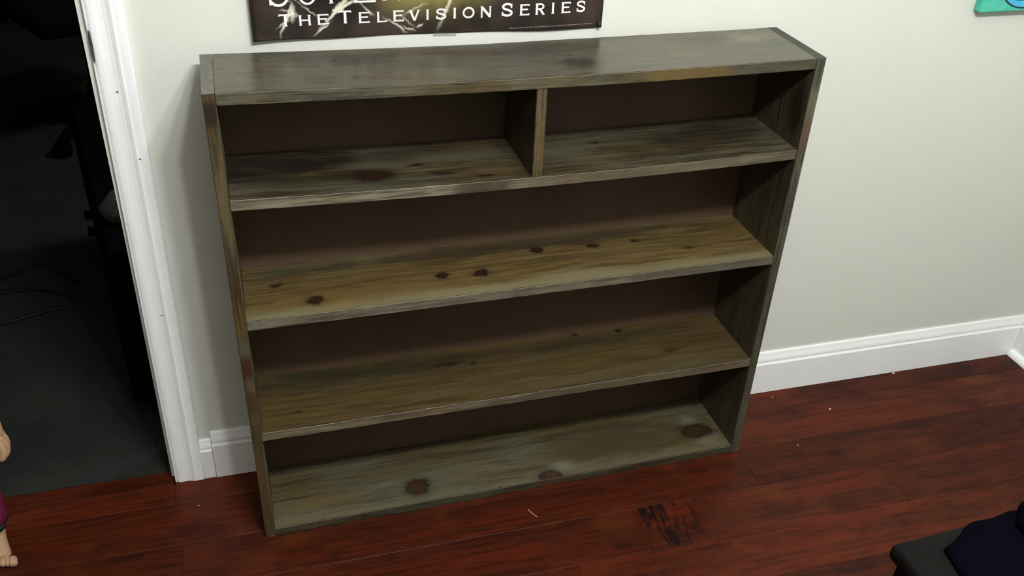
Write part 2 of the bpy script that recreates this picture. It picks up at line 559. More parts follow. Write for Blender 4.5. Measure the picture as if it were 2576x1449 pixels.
m_bot = wood('stained_pine_bottom_board', (.165, .125, .065), (.180, .174, .135), DRK, 'x',
             [(.323, -.136, .026, .025, (.095, .040, .016), .9), (.612, -.172, .030, .018, (.13, .06, .028), .8), (.989, -.115, .037, .023, (.075, .036, .016), .9)],
             [(.645, -.150, .035, .020, (.30, .30, .27), .8), (.985, -.075, .03, .02, (.30, .30, .28), .7), (1.00, -.148, .035, .014, (.27, .255, .19), .8), (.35, -.125, .07, .04, (.14, .165, .13), .5),
              (.78, -.10, .20, .06, (.085, .066, .036), .8), (.10, -.13, .10, .02, (.19, .135, .055), .6)],
             seed=5, bias=.52, darkness=.22, rough=.42, wear=(-D, .03, .5, (.215, .20, .160)), grain=.7, soft=.18, gain=.84)
m_sideL = wood('stained_pine_left_side', (.150, .110, .058), (.130, .120, .090), DRK, 'z', [], [], seed=6, bias=.5, darkness=.4, rough=.45)
m_sideR = wood('stained_pine_right_side', (.125, .092, .055), (.130, .115, .090), DRK, 'z',
               [(.825, -.150, .040, .020, (.05, .03, .014), .8)], [], seed=7, bias=.5, darkness=.3, rough=.45, gain=.62)
m_div = wood('stained_pine_divider', (.130, .098, .058), (.120, .105, .080), DRK, 'z', [], [], seed=8, bias=.5, darkness=.4, rough=.45, gain=.5)
# sawn front edges take the stain differently: their own tones
e_top = wood('front_edge_top', (.120, .088, .040), (.125, .122, .100), DRK, 'x', [], [(.80, -D, .09, .5, (.155, .105, .035), .8), (1.0, -D, .07, .5, (.055, .042, .026), .6)], seed=9, bias=.45, darkness=.35, rough=.5)
e_s2 = wood('front_edge_upper', (.200, .165, .115), (.300, .280, .235), DRK, 'x', [], [(.45, -D, .05, .5, (.045, .04, .034), .8), (.78, -D, .3, .5, (.150, .118, .085), .7)], seed=10, bias=.42, darkness=.2, rough=.55, gain=.82)
e_s3 = wood('front_edge_middle', (.175, .150, .125), (.215, .195, .170), (.035, .03, .026), 'x', [], [(.95, -D, .2, .5, (.07, .065, .05), .6)], seed=11, bias=.45, darkness=.15, rough=.55, grain=.8)
e_s4 = wood('front_edge_lower', (.215, .165, .120), (.225, .205, .165), (.05, .038, .028), 'x', [], [(.85, -D, .3, .5, (.12, .09, .06), .6)], seed=12, bias=.5, darkness=.15, rough=.55)
e_bot = wood('front_edge_bottom', (.075, .062, .038), (.090, .088, .066), DRK, 'x', [], [(.61, -D, .05, .5, (.085, .04, .022), .8)], seed=13, bias=.5, darkness=.2, rough=.5)
e_left = wood('front_edge_left', (.165, .115, .048), (.170, .145, .100), DRK, 'z',
              [], [(.915, -D, .030, .5, (.030, .018, .007), .9), (.76, -D, .06, .5, (.17, .125, .05), .6), (.60, -D, .07, .5, (.05, .036, .02), .7), (.475, -D, .025, .5, (.12, .118, .10), .9),
                   (.435, -D, .026, .5, (.085, .030, .016), .95), (.35, -D, .03, .5, (.055, .036, .02), .7), (.15, -D, .15, .5, (.12, .078, .045), .7)], seed=14, bias=.5, darkness=.4, rough=.5, gain=.78)
e_right = wood('front_edge_right', (.090, .072, .045), (.095, .098, .080), DRK, 'z', [], [(.86, -D, .03, .5, (.20, .18, .14), .6), (.80, -D, .022, .5, (.14, .075, .05), .7)], seed=15, bias=.4, darkness=.35, rough=.5)
e_div = wood('front_edge_divider', (.155, .112, .058), (.160, .130, .090), DRK, 'z', [], [], seed=16, bias=.5, darkness=.2, rough=.5)

end_l = simple('end_grain_grey', (.085, .085, .068), .4, .5, .25, 90)
end_r = simple('end_grain_dark', (.024, .024, .017), .5, .4, .35, 90)
def back_mat():
    k = N('brown_hardboard')
    v, x, y, z = k.objxyz()
    n = k.noise(v, 5.0, 4, .6); n2 = k.noise(v, 260.0, 2)
    c = k.mix(k.ramp(n, .3, .7), (.070, .040, .022), (.088, .051, .029))
    c = k.mix(k.math('MULTIPLY', k.ramp(n2, .4, .7), .25), c, (.030, .018, .012))
    return k.out(c, .6, .35)
m_back = back_mat()
m_seam = simple('dark_groove_faces', (.006, .005, .004), .8, .1)  # dark colour for the narrow groove behind the front edge

BK = -.0032 * 1.0     # face of the hardboard back
rj = random.Random(3)
def shelf_board(name, zl, zr, sag, mat, edge, back=BK, groove=True, thick=T):
    b = .0007
    prof = [(-D, -thick + b), (-D, -b), (-D + b, 0)]
    if groove:
        prof += [(-D + .0012, 0), (-D + .0017, -.0008), (-D + .0022, 0)]
    prof += [(back - .0002, 0), (back - .0002, -thick), (-D + b, -thick)]
    x0, x1 = T + .0006, W - T - .0006
    n = 48
    st = [x0 + (x1 - x0) * i / n for i in range(n + 1)]
    jit = {}
    def f(s, a, bb):
        q = (s - x0) / (x1 - x0)
        key = (round(s, 5), a < -D + .0015, bb > -.5 * thick)
        if key not in jit:
            jit[key] = rj.uniform(-.00035, .00035) if a < -D + .0015 else 0.0
        z = zl + (zr - zl) * q - sag * 4 * q * (1 - q)
        return (s, a + jit[key], z + bb + jit[key] * .7)
    return extrude_profile(name, prof, f, st, [mat, edge, m_seam], shelf, lambda j: 1 if j in (0, 1) else (2 if groove and j in (3, 4) else 0))

def side_board(name, x0, h, mat, edge, end):
    b = .0014
    prof = [(x0 + b, -D), (x0 + T - b, -D), (x0 + T, -D + b), (x0 + T, BK), (x0, BK), (x0, -D + b)]
    st = [h * i / 40 for i in range(41)]
    def f(s, a, bb):
        w = .0005 * math.sin(s * 9 + x0 * 5) if bb < -D + .002 else 0
        return (a, bb + w, s)
    return extrude_profile(name, prof, f, st, [mat, edge, end], shelf, lambda j: 1 if j in (0,) else 0, cap=2)

side_board('side_panel', 0.0, HL, m_sideL, e_left, end_l)
side_board('side_panel', W - T, HR, m_sideR, e_right, end_r)
shelf_board('top_board', HL, HR, .005 * S, m_top, e_top)
shelf_board('shelf_board', .719 * S, .7144 * S, .007 * S, m_s2, e_s2)
shelf_board('shelf_board', .4977 * S, .4966 * S, .0005, m_s3, e_s3)
shelf_board('shelf_board', .2583 * S, .2531 * S, .0005, m_s4, e_s4)
shelf_board('bottom_board', .0186 * S, .0186 * S, .0, m_bot, e_bot, thick=.0182 * S)
xd = .5018 * S
zd0, zd1 = (.7167 - .0069) * S, (.8836 - .005 - .0181) * S - .0002
b_ = .0012
extrude_profile('divider', [(xd - T / 2 + b_, -D + .0008), (xd + T / 2 - b_, -D + .0008), (xd + T / 2, -D + .002), (xd + T / 2, BK - .0002), (xd - T / 2, BK - .0002), (xd - T / 2, -D + .002)],
                lambda s, a, bb: (a, bb, s), [zd0, (zd0 + zd1) / 2, zd1], [m_div, e_div], shelf, lambda j: 1 if j == 0 else 0)
box_obj('back_panel', .0, W, BK, 0.0, .001, HR - .002, m_back, shelf)

# ------------------------------------------------------------------ poster
PX0, PX1, PZ0, PZ1 = .0880, .7110, .9520, 1.868
def poster_y(x, z):
    u = (x - PX0) / (PX1 - PX0); v = (z - PZ0) / (PZ1 - PZ0)
    curl = .010 * max(0, 1 - u / .25) ** 2 * max(0, 1 - v / .5) + .0022 * math.sin(u * 9.5) * max(0, 1 - v / .08) ** 2
    return -.0035 - curl
def poster_bottom(x):
    u = (x - PX0) / (PX1 - PX0)
    return .0045 * (1 - u) - .0025 * u + .0007 * math.sin(u * 21)

def poster_mat():
    k = N('poster_print')
    v, x, y, z = k.objxyz()
    n1 = k.noise(k.comb(k.math('MULTIPLY', x, 7.0), 0.0, k.math('MULTIPLY', z, 7.0)), 1.0, 5, .6)
    c = k.mix(k.ramp(n1, .35, .7), (.007, .0045, .0032), (.046, .031, .022))
    # olive glow in the middle of the print
    du = k.math('DIVIDE', k.math('SUBTRACT', x, .395), .12)
    dz = k.math('DIVIDE', k.math('SUBTRACT', z, 1.035), .060)
    d = k.math('SQRT', k.math('ADD', k.math('MULTIPLY', du, du), k.math('MULTIPLY', dz, dz)))
    glow = k.math('MULTIPLY', k.ramp(d, 1.25, .1), k.ramp(n1, .3, .62))
    c = k.mix(k.math('MULTIPLY', glow, .85), c, (.29, .25, .075))
    wx = k.noise(k.comb(k.math('MULTIPLY', x, 45.0), 3.0, k.math('MULTIPLY', z, 45.0)), 1.0, 4, .6)
    wz = k.noise(k.comb(k.math('MULTIPLY', x, 45.0), 9.0, k.math('MULTIPLY', z, 45.0)), 1.0, 4, .6)
    xw = k.math('MULTIPLY_ADD', k.math('SUBTRACT', wx, .5), .020, x)
    zw = k.math('MULTIPLY_ADD', k.math('SUBTRACT', wz, .5), .020, z)
    # pale wispy filaments
    w = k.n('ShaderNodeTexNoise'); w.noise_type = 'RIDGED_MULTIFRACTAL'
    k.set(w.inputs['Vector'], k.comb(k.math('MULTIPLY_ADD', z, 5.0, k.math('MULTIPLY', x, 11.0)), 1.7, k.math('MULTIPLY_ADD', x, -4.0, k.math('MULTIPLY', z, 8.0))))
    w.inputs['Scale'].default_value = 2.3; w.inputs['Detail'].default_value = 4; w.inputs['Distortion'].default_value = .6
    msk = k.math('MULTIPLY', k.ramp(x, .50, .30), k.ramp(z, .958, .99))
    f = k.math('MULTIPLY', k.ramp(n1, .42, .62), k.math('MULTIPLY', k.ramp(w.outputs['Fac'], .95, 1.75), msk))
    c = k.mix(k.math('MULTIPLY', f, .9), c, (.62, .58, .46))
    rs = random.Random(12)
    streaks = [(.146, .990, 1.15, .034, .0030, .9), (.156, 1.000, 1.5, .014, .0045, .9), (.140, .983, .5, .014, .0022, .7), (.228, 1.000, .80, .046, .0042, .95), (.246, 1.008, .45, .024, .0035, .9),
               (.205, .971, .62, .020, .0022, .8), (.330, .971, -.62, .032, .0036, .95), (.352, .965, -.35, .016, .0022, .8), (.372, .968, .4, .008, .0030, .8), (.427, 1.012, 1.15, .055, .0048, .75),
               (.36, .996, .5, .030, .0030, .5), (.185, 1.003, -.8, .016, .0020, .6), (.282, 1.000, -.9, .018, .0022, .6)]
    for q in range(12):
        streaks.append((rs.uniform(.11, .45), rs.uniform(.975, 1.09), rs.uniform(-1.2, 1.3), rs.uniform(.012, .03), rs.uniform(.0012, .0026), rs.uniform(.3, .6)))
    for (sx, sz, ang, ln, wd, a) in streaks:
        ca, sa = math.cos(ang), math.sin(ang)
        dx = k.math('SUBTRACT', xw, sx); dzz = k.math('SUBTRACT', zw, sz)
        a_ = k.math('DIVIDE', k.math('ADD', k.math('MULTIPLY', dx, ca), k.math('MULTIPLY', dzz, sa)), ln)
        b2 = k.math('DIVIDE', k.math('SUBTRACT', k.math('MULTIPLY', dzz, ca), k.math('MULTIPLY', dx, sa)), wd)
        dd = k.math('SQRT', k.math('ADD', k.math('MULTIPLY', a_, a_), k.math('MULTIPLY', b2, b2)))
        dd = k.math('MULTIPLY_ADD', k.math('SUBTRACT', n1, .5), 1.8, dd)
        c = k.mix(k.math('MULTIPLY', k.ramp(dd, 1.25, .0), a), c, (.74, .72, .58))
    return k.out(c, .35, .5)
m_poster = poster_mat()
m_ink = simple('poster_lettering_white', (.82, .78, .80), .4, .4, .02)
m_ink2 = simple('poster_fine_print', (.22, .19, .18), .5, .3, .02)
NX, NZ = 60, 50
pv, pf = [], []
for side in (0, 1):
    for j in range(NZ + 1):
        q = (j / NZ) ** 1.6
        for i in range(NX + 1):
            x = PX0 + (PX1 - PX0) * i / NX
            z = PZ0 + poster_bottom(x) * (1 - q) + (PZ1 - PZ0) * q
            pv.append((x, poster_y(x, z) + (.00035 if side else 0), z))
st_ = (NX + 1) * (NZ + 1)
for j in range(NZ):
    for i in range(NX):
        a = j * (NX + 1) + i
        pf.append((a, a + 1, a + NX + 2, a + NX + 1))
        pf.append((st_ + a, st_ + a + NX + 1, st_ + a + NX + 2, st_ + a + 1))
def rim(idx):
    for a, b in zip(idx[:-1], idx[1:]):
        pf.append((a, b, st_ + b, st_ + a))
rim(list(range(NX + 1))); rim([NZ * (NX + 1) + i for i in range(NX + 1)])
rim([j * (NX + 1) for j in range(NZ + 1)]); rim([j * (NX + 1) + NX for j in range(NZ + 1)])
poster = mesh_obj('wall_poster', pv, pf, m_poster, None, True)
tag(poster, 'dark nebula-patterned paper poster with white capital lettering hung above the bookshelf', 'poster')

# lettering: flared small capitals drawn as strokes
def stroke(path, w0, w1=None):
    """list of quads for a polyline with width"""
    w1 = w0 if w1 is None else w1
    n = len(path); L = []; R = []
    for i, (x, y) in enumerate(path):
        ax, ay = path[max(i - 1, 0)]; bx, by = path[min(i + 1, n - 1)]
        dx, dy = bx - ax, by - ay; l = math.hypot(dx, dy) or 1
        w = (w0 + (w1 - w0) * i / max(1, n - 1)) / 2
        L.append((x - dy / l * w, y + dx / l * w)); R.append((x + dy / l * w, y - dx / l * w))
    return [[L[i], R[i], R[i + 1], L[i + 1]] for i in range(n - 1)]
def rect(x0, x1, y0, y1):
    return [[(x0, y0), (x1, y0), (x1, y1), (x0, y1)]]
def glyph(ch, w, h, wt=1.0):
    v = h * .20 * wt; hz = h * .135 * wt; sf = h * .045 * wt
    def stem(x0, y0=0.0, y1=None):
        y1 = h if y1 is None else y1
        return rect(x0, x0 + v, y0, y1) + rect(x0 - sf, x0 + v + sf, y0, y0 + sf) + rect(x0 - sf, x0 + v + sf, y1 - sf, y1)
    def bar(x0, x1, y, tick=0):
        q = rect(x0, x1, y, y + hz)
        if tick:
            ya, yb = (y - sf * 1.1, y + hz) if tick < 0 else (y, y + hz + sf * 1.1)
            q += [[(x1 - sf * 1.2, ya), (x1 + .2 * sf, ya), (x1, yb), (x1 - sf * 1.6, yb)]]
        return q
    def arc(cx, cy, rx, ry, a0, a1, n=18):
        return [(cx + rx * math.cos(math.radians(a0 + (a1 - a0) * i / n)), cy + ry * math.sin(math.radians(a0 + (a1 - a0) * i / n))) for i in range(n + 1)]
    if ch == 'I':
        return stem((w - v) / 2)
    if ch == 'T':
        return stem((w - v) / 2) + bar(0, w, h - hz, -1) + [[(0, h - hz - sf), (sf * 1.4, h - hz - sf), (sf * 1.4, h), (0, h)]]
    if ch == 'H':
        return stem(sf) + stem(w - v - sf) + rect(sf, w - sf, h * .44, h * .44 + hz)
    if ch == 'E':
        return stem(sf) + bar(sf, w, h - hz, -1) + bar(sf, w * .86, h * .46, 0) + bar(sf, w, 0, 1)
    if ch == 'L':
        return stem(sf) + bar(sf, w, 0, 1)
    if ch == 'V':
        return stroke([(v * .45, h), (w * .5, 0)], v * 1.1, v * .95) + stroke([(w - v * .4, h), (w * .5, 0)], v * .8, v * .9) + rect(-sf, v + sf, h - sf, h) + rect(w - v - sf * .5, w + sf, h - sf, h)
    if ch == 'N':
        t = v * .72
        return rect(sf, sf + t, 0, h) + rect(w - sf - t, w - sf, 0, h) + stroke([(sf + t * .4, h - sf), (w - sf - t * .5, sf)], v * 1.1) + rect(0, t + 2 * sf, 0, sf) + rect(w - t - 2 * sf, w, h - sf, h) + rect(-sf, t * .9, h - sf, h)
    if ch == 'O':
        return stroke(arc(w / 2, h / 2, w / 2 - v * .45, h / 2 - hz * .5, 0, 360, 36), v * .85)
    if ch == 'S':
        r = h * .25
        top = arc(w / 2, h - r - hz * .1, w / 2 - v * .6, r - hz * .35, 20, 250, 18)
        botm = arc(w / 2, r + hz * .1, w / 2 - v * .55, r - hz * .35, 70, -160, 18)
        return stroke(top + botm, v * .86) + rect(w * .80, w * .92, h * .62, h * .95) + rect(w * .04, w * .15, h * .05, h * .36)
    if ch == 'R':
        b = stroke([(sf + v, h - hz * .5)] + arc(w * .50, h * .72, w * .34, h * .215, 90, -90, 14) + [(sf + v, h * .505)], hz * 1.15)
        return stem(sf) + b + stroke([(w * .48, h * .5), (w * .88, 0)], v * .95) + rect(w * .74, w * 1.02, 0, sf)
    if ch == 'P':
        b = stroke([(sf + v, h - hz * .5)] + arc(w * .52, h * .70, w * .38, h * .235, 90, -90, 14) + [(sf + v, h * .465)], hz * 1.1)
        return stem(sf) + b
    if ch == 'U':
        pth = [(v * .6, h), (v * .6, h * .38)] + arc(w / 2, h * .36, w / 2 - v * .6, h * .36 - hz * .5, 180, 360, 20) + [(w - v * .6, h * .38), (w - v * .6, h)]
        return stroke(pth, v * .7) + rect(0, v * 1.3, h - sf, h) + rect(w - v * 1.3, w, h - sf, h)
    if ch == 'A':
        return stroke([(v * .35, 0), (w * .5, h)], v * .75) + stroke([(w - v * .4, 0), (w * .5, h)], v * 1.05) + rect(w * .24, w * .76, h * .26, h * .26 + hz) + rect(-sf, v * .9, 0, sf) + rect(w - v, w + sf, 0, sf)
    return []
def lettering(name, items, mat, off=.0005, wt=1.0):
    verts, faces = [], []
    for (ch, x0, x1, zb, h) in items:
        for poly in glyph(ch, x1 - x0, h, wt):
            b = len(verts)
            for (px, pz) in poly:
                X, Z = x0 + px, zb + pz
                verts.append((X, poster_y(X, Z) - off, Z))
            faces.append(tuple(range(b, b + len(poly))))
    o = mesh_obj(name, verts, faces, mat, poster)
    return o
low = [('T', .1329, .1540, .9788, .0206), ('H', .1655, .1857, .9784, .0175), ('E', .1962, .2153, .9784, .0176), ('T', .2324, .2541, .9785, .0217), ('E', .2659, .2850, .9777, .0188),
       ('L', .2970, .3148, .9774, .0185), ('E', .3252, .3439, .9776, .0193), ('V', .3537, .3719, .9777, .0187), ('I', .3835, .3883, .9781, .0180), ('S', .4005, .4195, .9778, .0188),
       ('I', .4313, .4367, .9783, .0190), ('O', .4482, .4698, .9778, .0196), ('N', .4806, .5005, .9780, .0198), ('S', .5187, .5401, .9783, .0233), ('E', .5522, .5704, .9788, .0199),
       ('R', .5814, .5995, .9789, .0200), ('I', .6118, .6172, .9798, .0195), ('E', .6302, .6477, .9798, .0198), ('S', .6590, .6766, .9808, .0198)]
o = lettering('lettering', low, m_ink); o['label'] = 'white flared capitals along the lower edge of the poster'
ttl = [('S', .1190, .1520, 1.0125, .052), ('U', .1660, .1990, 1.0125, .052), ('P', .2180, .2480, 1.0130, .050), ('E', .2590, .2970, 1.0125, .050), ('R', .3080, .3430, 1.0145, .050),
       ('N', .3560, .3920, 1.014, .050), ('A', .4030, .4400, 1.014, .050), ('T', .4500, .4840, 1.014, .050), ('U', .4960, .5290, 1.014, .052), ('R', .5430, .5780, 1.014, .050), ('A', .5900, .6270, 1.014, .050), ('L', .6400, .6710, 1.014, .050)]
o = lettering('title_lettering', ttl, m_ink, wt=.5); o['label'] = 'large white title capitals on the poster'
# row of fine print, too small to read
rp = random.Random(5)
fv, ff = [], []
x = .5345
while x < .694:
    wdt = rp.uniform(.0008, .0016); hh = rp.choice((.0013, .0013, .0019))
    z = .9566 - .0006 + (x - .5345) * .012
    b = len(fv)
    for (a, bb) in ((x, z), (x + wdt, z), (x + wdt, z + hh), (x, z + hh)):
        fv.append((a, poster_y(a, bb) - .0005, bb))
    ff.append((b, b + 1, b + 2, b + 3))
    x += wdt + (.0004 if rp.random() > .12 else .0016)
mesh_obj('fine_print', fv, ff, m_ink2, poster)

# push pin and tape holding the poster
m_pin = simple('black_plastic', (.012, .012, .014), .35, .5)
pin = empty('push_pin', (.7042, poster_y(.704, .958) - .0005, .9575))
pin.scale = (.75, .75, .75)
tag(pin, 'small black push pin in the lower right corner of the poster', 'push pin')
def lathe(name, prof, mat, parent, seg=16):
    verts, faces = [], []
    for (r, h) in prof:
        for k in range(seg):
            t = 2 * math.pi * k / seg
            verts.append((r * math.cos(t), -h, r * math.sin(t)))
    for i in range(len(prof) - 1):
        for k in range(seg):
            k2 = (k + 1) % seg
            faces.append((i * seg + k, i * seg + k2, (i + 1) * seg + k2, (i + 1) * seg + k))
    faces.append(tuple(range(seg))); faces.append(tuple((len(prof) - 1) * seg + k for k in range(seg)))
    return mesh_obj(name, verts, faces, mat, parent, True)
lathe('pin_head', [(.0040, .0), (.0048, .0010), (.0044, .0022), (.0026, .0036), (.0024, .0080), (.0036, .0098), (.0046, .0108), (.0044, .0124), (.0020, .0130)], m_pin, pin)
km = N('clear_tape'); km.b.inputs['Alpha'].default_value = .35
m_tape = km.out((.62, .61, .56), .3, .3)
tp = []
for (x, z, y) in ((.395, .9560, -.0080), (.436, .9540, -.0080), (.438, .9465, -.0012), (.396, .9480, -.0012)):
    tp += [(x, y, z), (x, y + .0003, z)]
tape = mesh_obj('tape_strip', tp, [(0, 2, 4, 6), (1, 7, 5, 3), (0, 1, 3, 2), (2, 3, 5, 4), (4, 5, 7, 6), (6, 7, 1, 0)], m_tape)
tag(tape, 'short strip of clear tape peeking out under the poster', 'tape')

# ------------------------------------------------------------------ canvas picture on the right
def canvas_mat():
    k = N('painted_canvas')
    v, x, y, z = k.objxyz()
    n = k.noise(v, 28.0, 4, .6); n2 = k.noise(v, 900.0, 2)
    c = k.mix(k.ramp(n, .3, .7), (.050, .42, .31), (.085, .52, .39))
    du = k.math('DIVIDE', k.math('SUBTRACT', x, .106), .0665)
    dz = k.math('DIVIDE', k.math('SUBTRACT', z, .056), .0500)
    d = k.math('SQRT', k.math('ADD', k.math('MULTIPLY', du, du), k.math('MULTIPLY', dz, dz)))
    c = k.mix(k.ramp(d, 1.03, 1.0), c, k.mix(k.ramp(n, .3, .7), (.050, .36, .62), (.085, .46, .70)))
    ring = k.math('ABSOLUTE', k.math('SUBTRACT', d, 1.0))
    c = k.mix(k.ramp(ring, .045, .022), c, (.004, .035, .060))
    # a thin curled brush line inside the round
    du2 = k.math('DIVIDE', k.math('SUBTRACT', x, .092), .030)
    dz2 = k.math('DIVIDE', k.math('SUBTRACT', z, .040), .018)
    d2 = k.math('SQRT', k.math('ADD', k.math('MULTIPLY', du2, du2), k.math('MULTIPLY', dz2, dz2)))
    r2 = k.math('ABSOLUTE', k.math('SUBTRACT', d2, 1.0))
    c = k.mix(k.math('MULTIPLY', k.ramp(r2, .07, .03), k.ramp(z, .036, .030)), c, (.008, .10, .24))
    k.bump(n2, .15, .001)
    return k.out(c, .6, .3)
m_canvas = canvas_mat()
m_canvas_side = simple('canvas_side_teal', (.055, .40, .30), .7, .2, .1)
cv = empty('canvas_picture', (1.527, -.0008, .9485), 0)
tag(cv, 'small teal stretched canvas with a blue rounded shape, hung on the right of the wall', 'picture')
bm = bmesh.new()
add_box(bm, 0, .30, -.0205, -.001, 0, .30, .0022, 2)
co = bm_obj('canvas', bm, [m_canvas], cv)
bm = bmesh.new()
for (x0, x1, z0, z1) in ((.012, .288, .012, .04), (.012, .288, .26, .288), (.012, .04, .042, .258), (.26, .288, .042, .258)):
    add_box(bm, x0, x1, -.001, .0005, z0, z1)
bm_obj('stretcher_frame', bm, simple('pine_stretcher', (.4, .3, .18), .7), cv)

# ------------------------------------------------------------------ ceiling lamp (above the camera)
cl = empty('ceiling_light', (LAMP.x, LAMP.y, HC))
tag(cl, 'round frosted glass ceiling light above the room', 'ceiling light')
km = N('frosted_lit_glass')
km.b.inputs['Emission Color'].default_value = (1.0, .93, .80, 1)
km.b.inputs['Emission Strength'].default_value = 3.0
m_glass = km.out((.8, .78, .72), .4)
m_metal = simple('brushed_nickel', (.5, .48, .45), .35, .5)
def lathe_z(name, prof, mat, parent, seg=32):
    o = lathe(name, prof, mat, parent, seg)
    o.rotation_euler = (math.pi / 2, 0, 0)
    return o
box_obj('ceiling_plate', -.09, .09, -.05, .05, -.022, -.0005, m_metal, cl, .005, 2)
box_obj('lamp_bar', -.30, .30, -.02, .02, -.200, -.180, m_metal, cl, .005, 2)
for dx in (-.06, .06):
    tube('hanging_rod', [(dx, 0, -.181), (dx, 0, -.021)], .005, m_metal, cl)
for dx in (-.20, 0.0, .20):
    o = lathe_z('glass_shade', [(.026, .1995), (.040, .204), (.046, .212), (.040, .220), (.020, .225), (.004, .226)], m_glass, cl)
    o.rotation_euler = (math.pi / 2, 0, 0)
    o.location = (dx, 0, 0)

# ------------------------------------------------------------------ dark wooden chair with navy cloth, lower right
m_chair = wood('dark_walnut_chair_shaded', (.0040, .0026, .0028), (.0062, .0048, .0058), (.0020, .0012, .0012), 'x', [], [], seed=21, bias=.5, darkness=.2, rough=.6, grain=.5)  # dark wood, taken down further: the shade over the seat is in the colour
m_chair.node_tree.nodes['Principled BSDF'].inputs['Specular IOR Level'].default_value = .12
SX0, SX1, SY0, SY1, SZ = .872, 1.30, -1.29, -.853, .449
ch = empty('wooden_chair', ((SX0 + SX1) / 2 + .036, (SY0 + SY1) / 2 + .010, 0), .05)
tag(ch, 'dark brown wooden chair seat reaching into the lower right corner', 'chair')
hx, hy = (SX1 - SX0) / 2, (SY1 - SY0) / 2
bm = bmesh.new(); add_box(bm, -hx, hx, -hy, hy, SZ - .030, SZ, .011, 4)
bm_obj('seat', bm, m_chair, ch, True)
for sx in (-1, 1):
    for sy in (-1, 1):
        top = SZ - .029 if sx < 0 else SZ - .029
        x_, y_ = sx * (hx - .035), sy * (hy - .035)
        verts = []
        for z_, r_ in ((.0, .013), (top * .6, .018), (top, .021)):
            for ax, ay in ((-1, -1), (1, -1), (1, 1), (-1, 1)):
                verts.append((x_ + ax * r_ + sx * .012 * (1 - z_ / top), y_ + ay * r_ + sy * .012 * (1 - z_ / top), z_))
        fc = [(3, 2, 1, 0), (8, 9, 10, 11)]
        for L in (0, 4):
            for i in range(4):
                j = (i + 1) % 4
                fc.append((L + i, L + j, L + 4 + j, L + 4 + i))
        mesh_obj('leg', verts, fc, m_chair, ch)
for sy in (-1, 1):
    box_obj('apron', -hx + .06, hx - .06, sy * (hy - .035) - .008, sy * (hy - .035) + .008, SZ - .085, SZ - .0305, m_chair, ch, .002)
for sx in (-1, 1):
    box_obj('apron', sx * (hx - .035) - .008, sx * (hx - .035) + .008, -hy + .06, hy - .06, SZ - .085, SZ - .0305, m_chair, ch, .002)
for sy in (-1, 1):
    box_obj('back_post', hx - .045, hx - .012, sy * (hy - .03) - .016, sy * (hy - .03) + .016, SZ + .0005, .95, m_chair, ch, .005, 2)
for zz in (.60, .74, .88):
    box_obj('back_slat', hx - .036, hx - .022, -hy + .047, hy - .047, zz, zz + .06, m_chair, ch, .004, 2)

def cloth_mat():
    k = N('navy_cloth')
    v, x, y, z = k.objxyz()
    n = k.noise(v, 600.0, 2); n2 = k.noise(v, 9.0, 3)
    c = k.mix(k.ramp(n2, .3, .7), (.0008, .0009, .0022), (.0013, .0015, .0040))  # navy sunk to near black, the shade over the chair painted in
    c = k.mix(k.math('MULTIPLY', k.ramp(n, .4, .7), .4), c, (.0018, .0022, .0058))
    k.bump(n, .4, .002)
    return k.out(c, .95, .02)
m_navy = cloth_mat()
cloth = empty('navy_cloth', (1.136, -.994, SZ), .05)
tag(cloth, 'dark navy cloth folded in a heap on the brown chair seat', 'cloth')
def pillow_layer(name, x0, x1, y0, y1, z0, h, seed):
    """a folded layer of cloth: rounded slab with soft uneven top"""
    rr = random.Random(seed)
    ph = [rr.uniform(0, 6.28) for _ in range(6)]
    nx, ny = 36, 36
    verts, faces = [], []
    for top in (1, 0):
        for j in range(ny + 1):
            for i in range(nx + 1):
                u = i / nx * 2 - 1; v = j / ny * 2 - 1
                r = max(abs(u), abs(v))
                # superellipse outline
                kx = u * math.sqrt(1 - .30 * v * v); ky = v * math.sqrt(1 - .30 * u * u)
                wob = 1 + .02 * math.sin(5 * v + ph[0]) + .015 * math.sin(9 * u + ph[1])
                x = (x0 + x1) / 2 + kx * (x1 - x0) / 2 * wob
                y = (y0 + y1) / 2 + ky * (y1 - y0) / 2 * wob
                prof = (max(0.0, 1 - abs(u) ** 8) * max(0.0, 1 - abs(v) ** 8)) ** .5
                z = z0 + (h * (.5 + .5 * prof) * (1 + .10 * math.sin(7 * x * 9 + ph[2]) * math.sin(6 * y * 8 + ph[3])) if top else 0.0) * (1 if r < .999 else .55)
                verts.append((x, y, z))
    o_ = (nx + 1) * (ny + 1)
    for j in range(ny):
        for i in range(nx):
            a = j * (nx + 1) + i
            faces.append((a, a + 1, a + nx + 2, a + nx + 1)); faces.append((o_ + a, o_ + a + nx + 1, o_ + a + nx + 2, o_ + a + 1))
    ring = [i for i in range(nx + 1)] + [j * (nx + 1) + nx for j in range(1, ny + 1)] + [ny * (nx + 1) + i for i in range(nx - 1, -1, -1)] + [j * (nx + 1) for j in range(ny - 1, 0, -1)]
    for a, b in zip(ring, ring[1:] + ring[:1]):
        faces.append((a, b, o_ + b, o_ + a))
    return mesh_obj(name, verts, faces, m_navy, cloth, True)
pillow_layer('folded_layer', -.190, .10, -.27, .150, .0008, .018, 1)
pillow_layer('folded_layer', -.058, .10, -.25, .152, .0195, .024, 2)

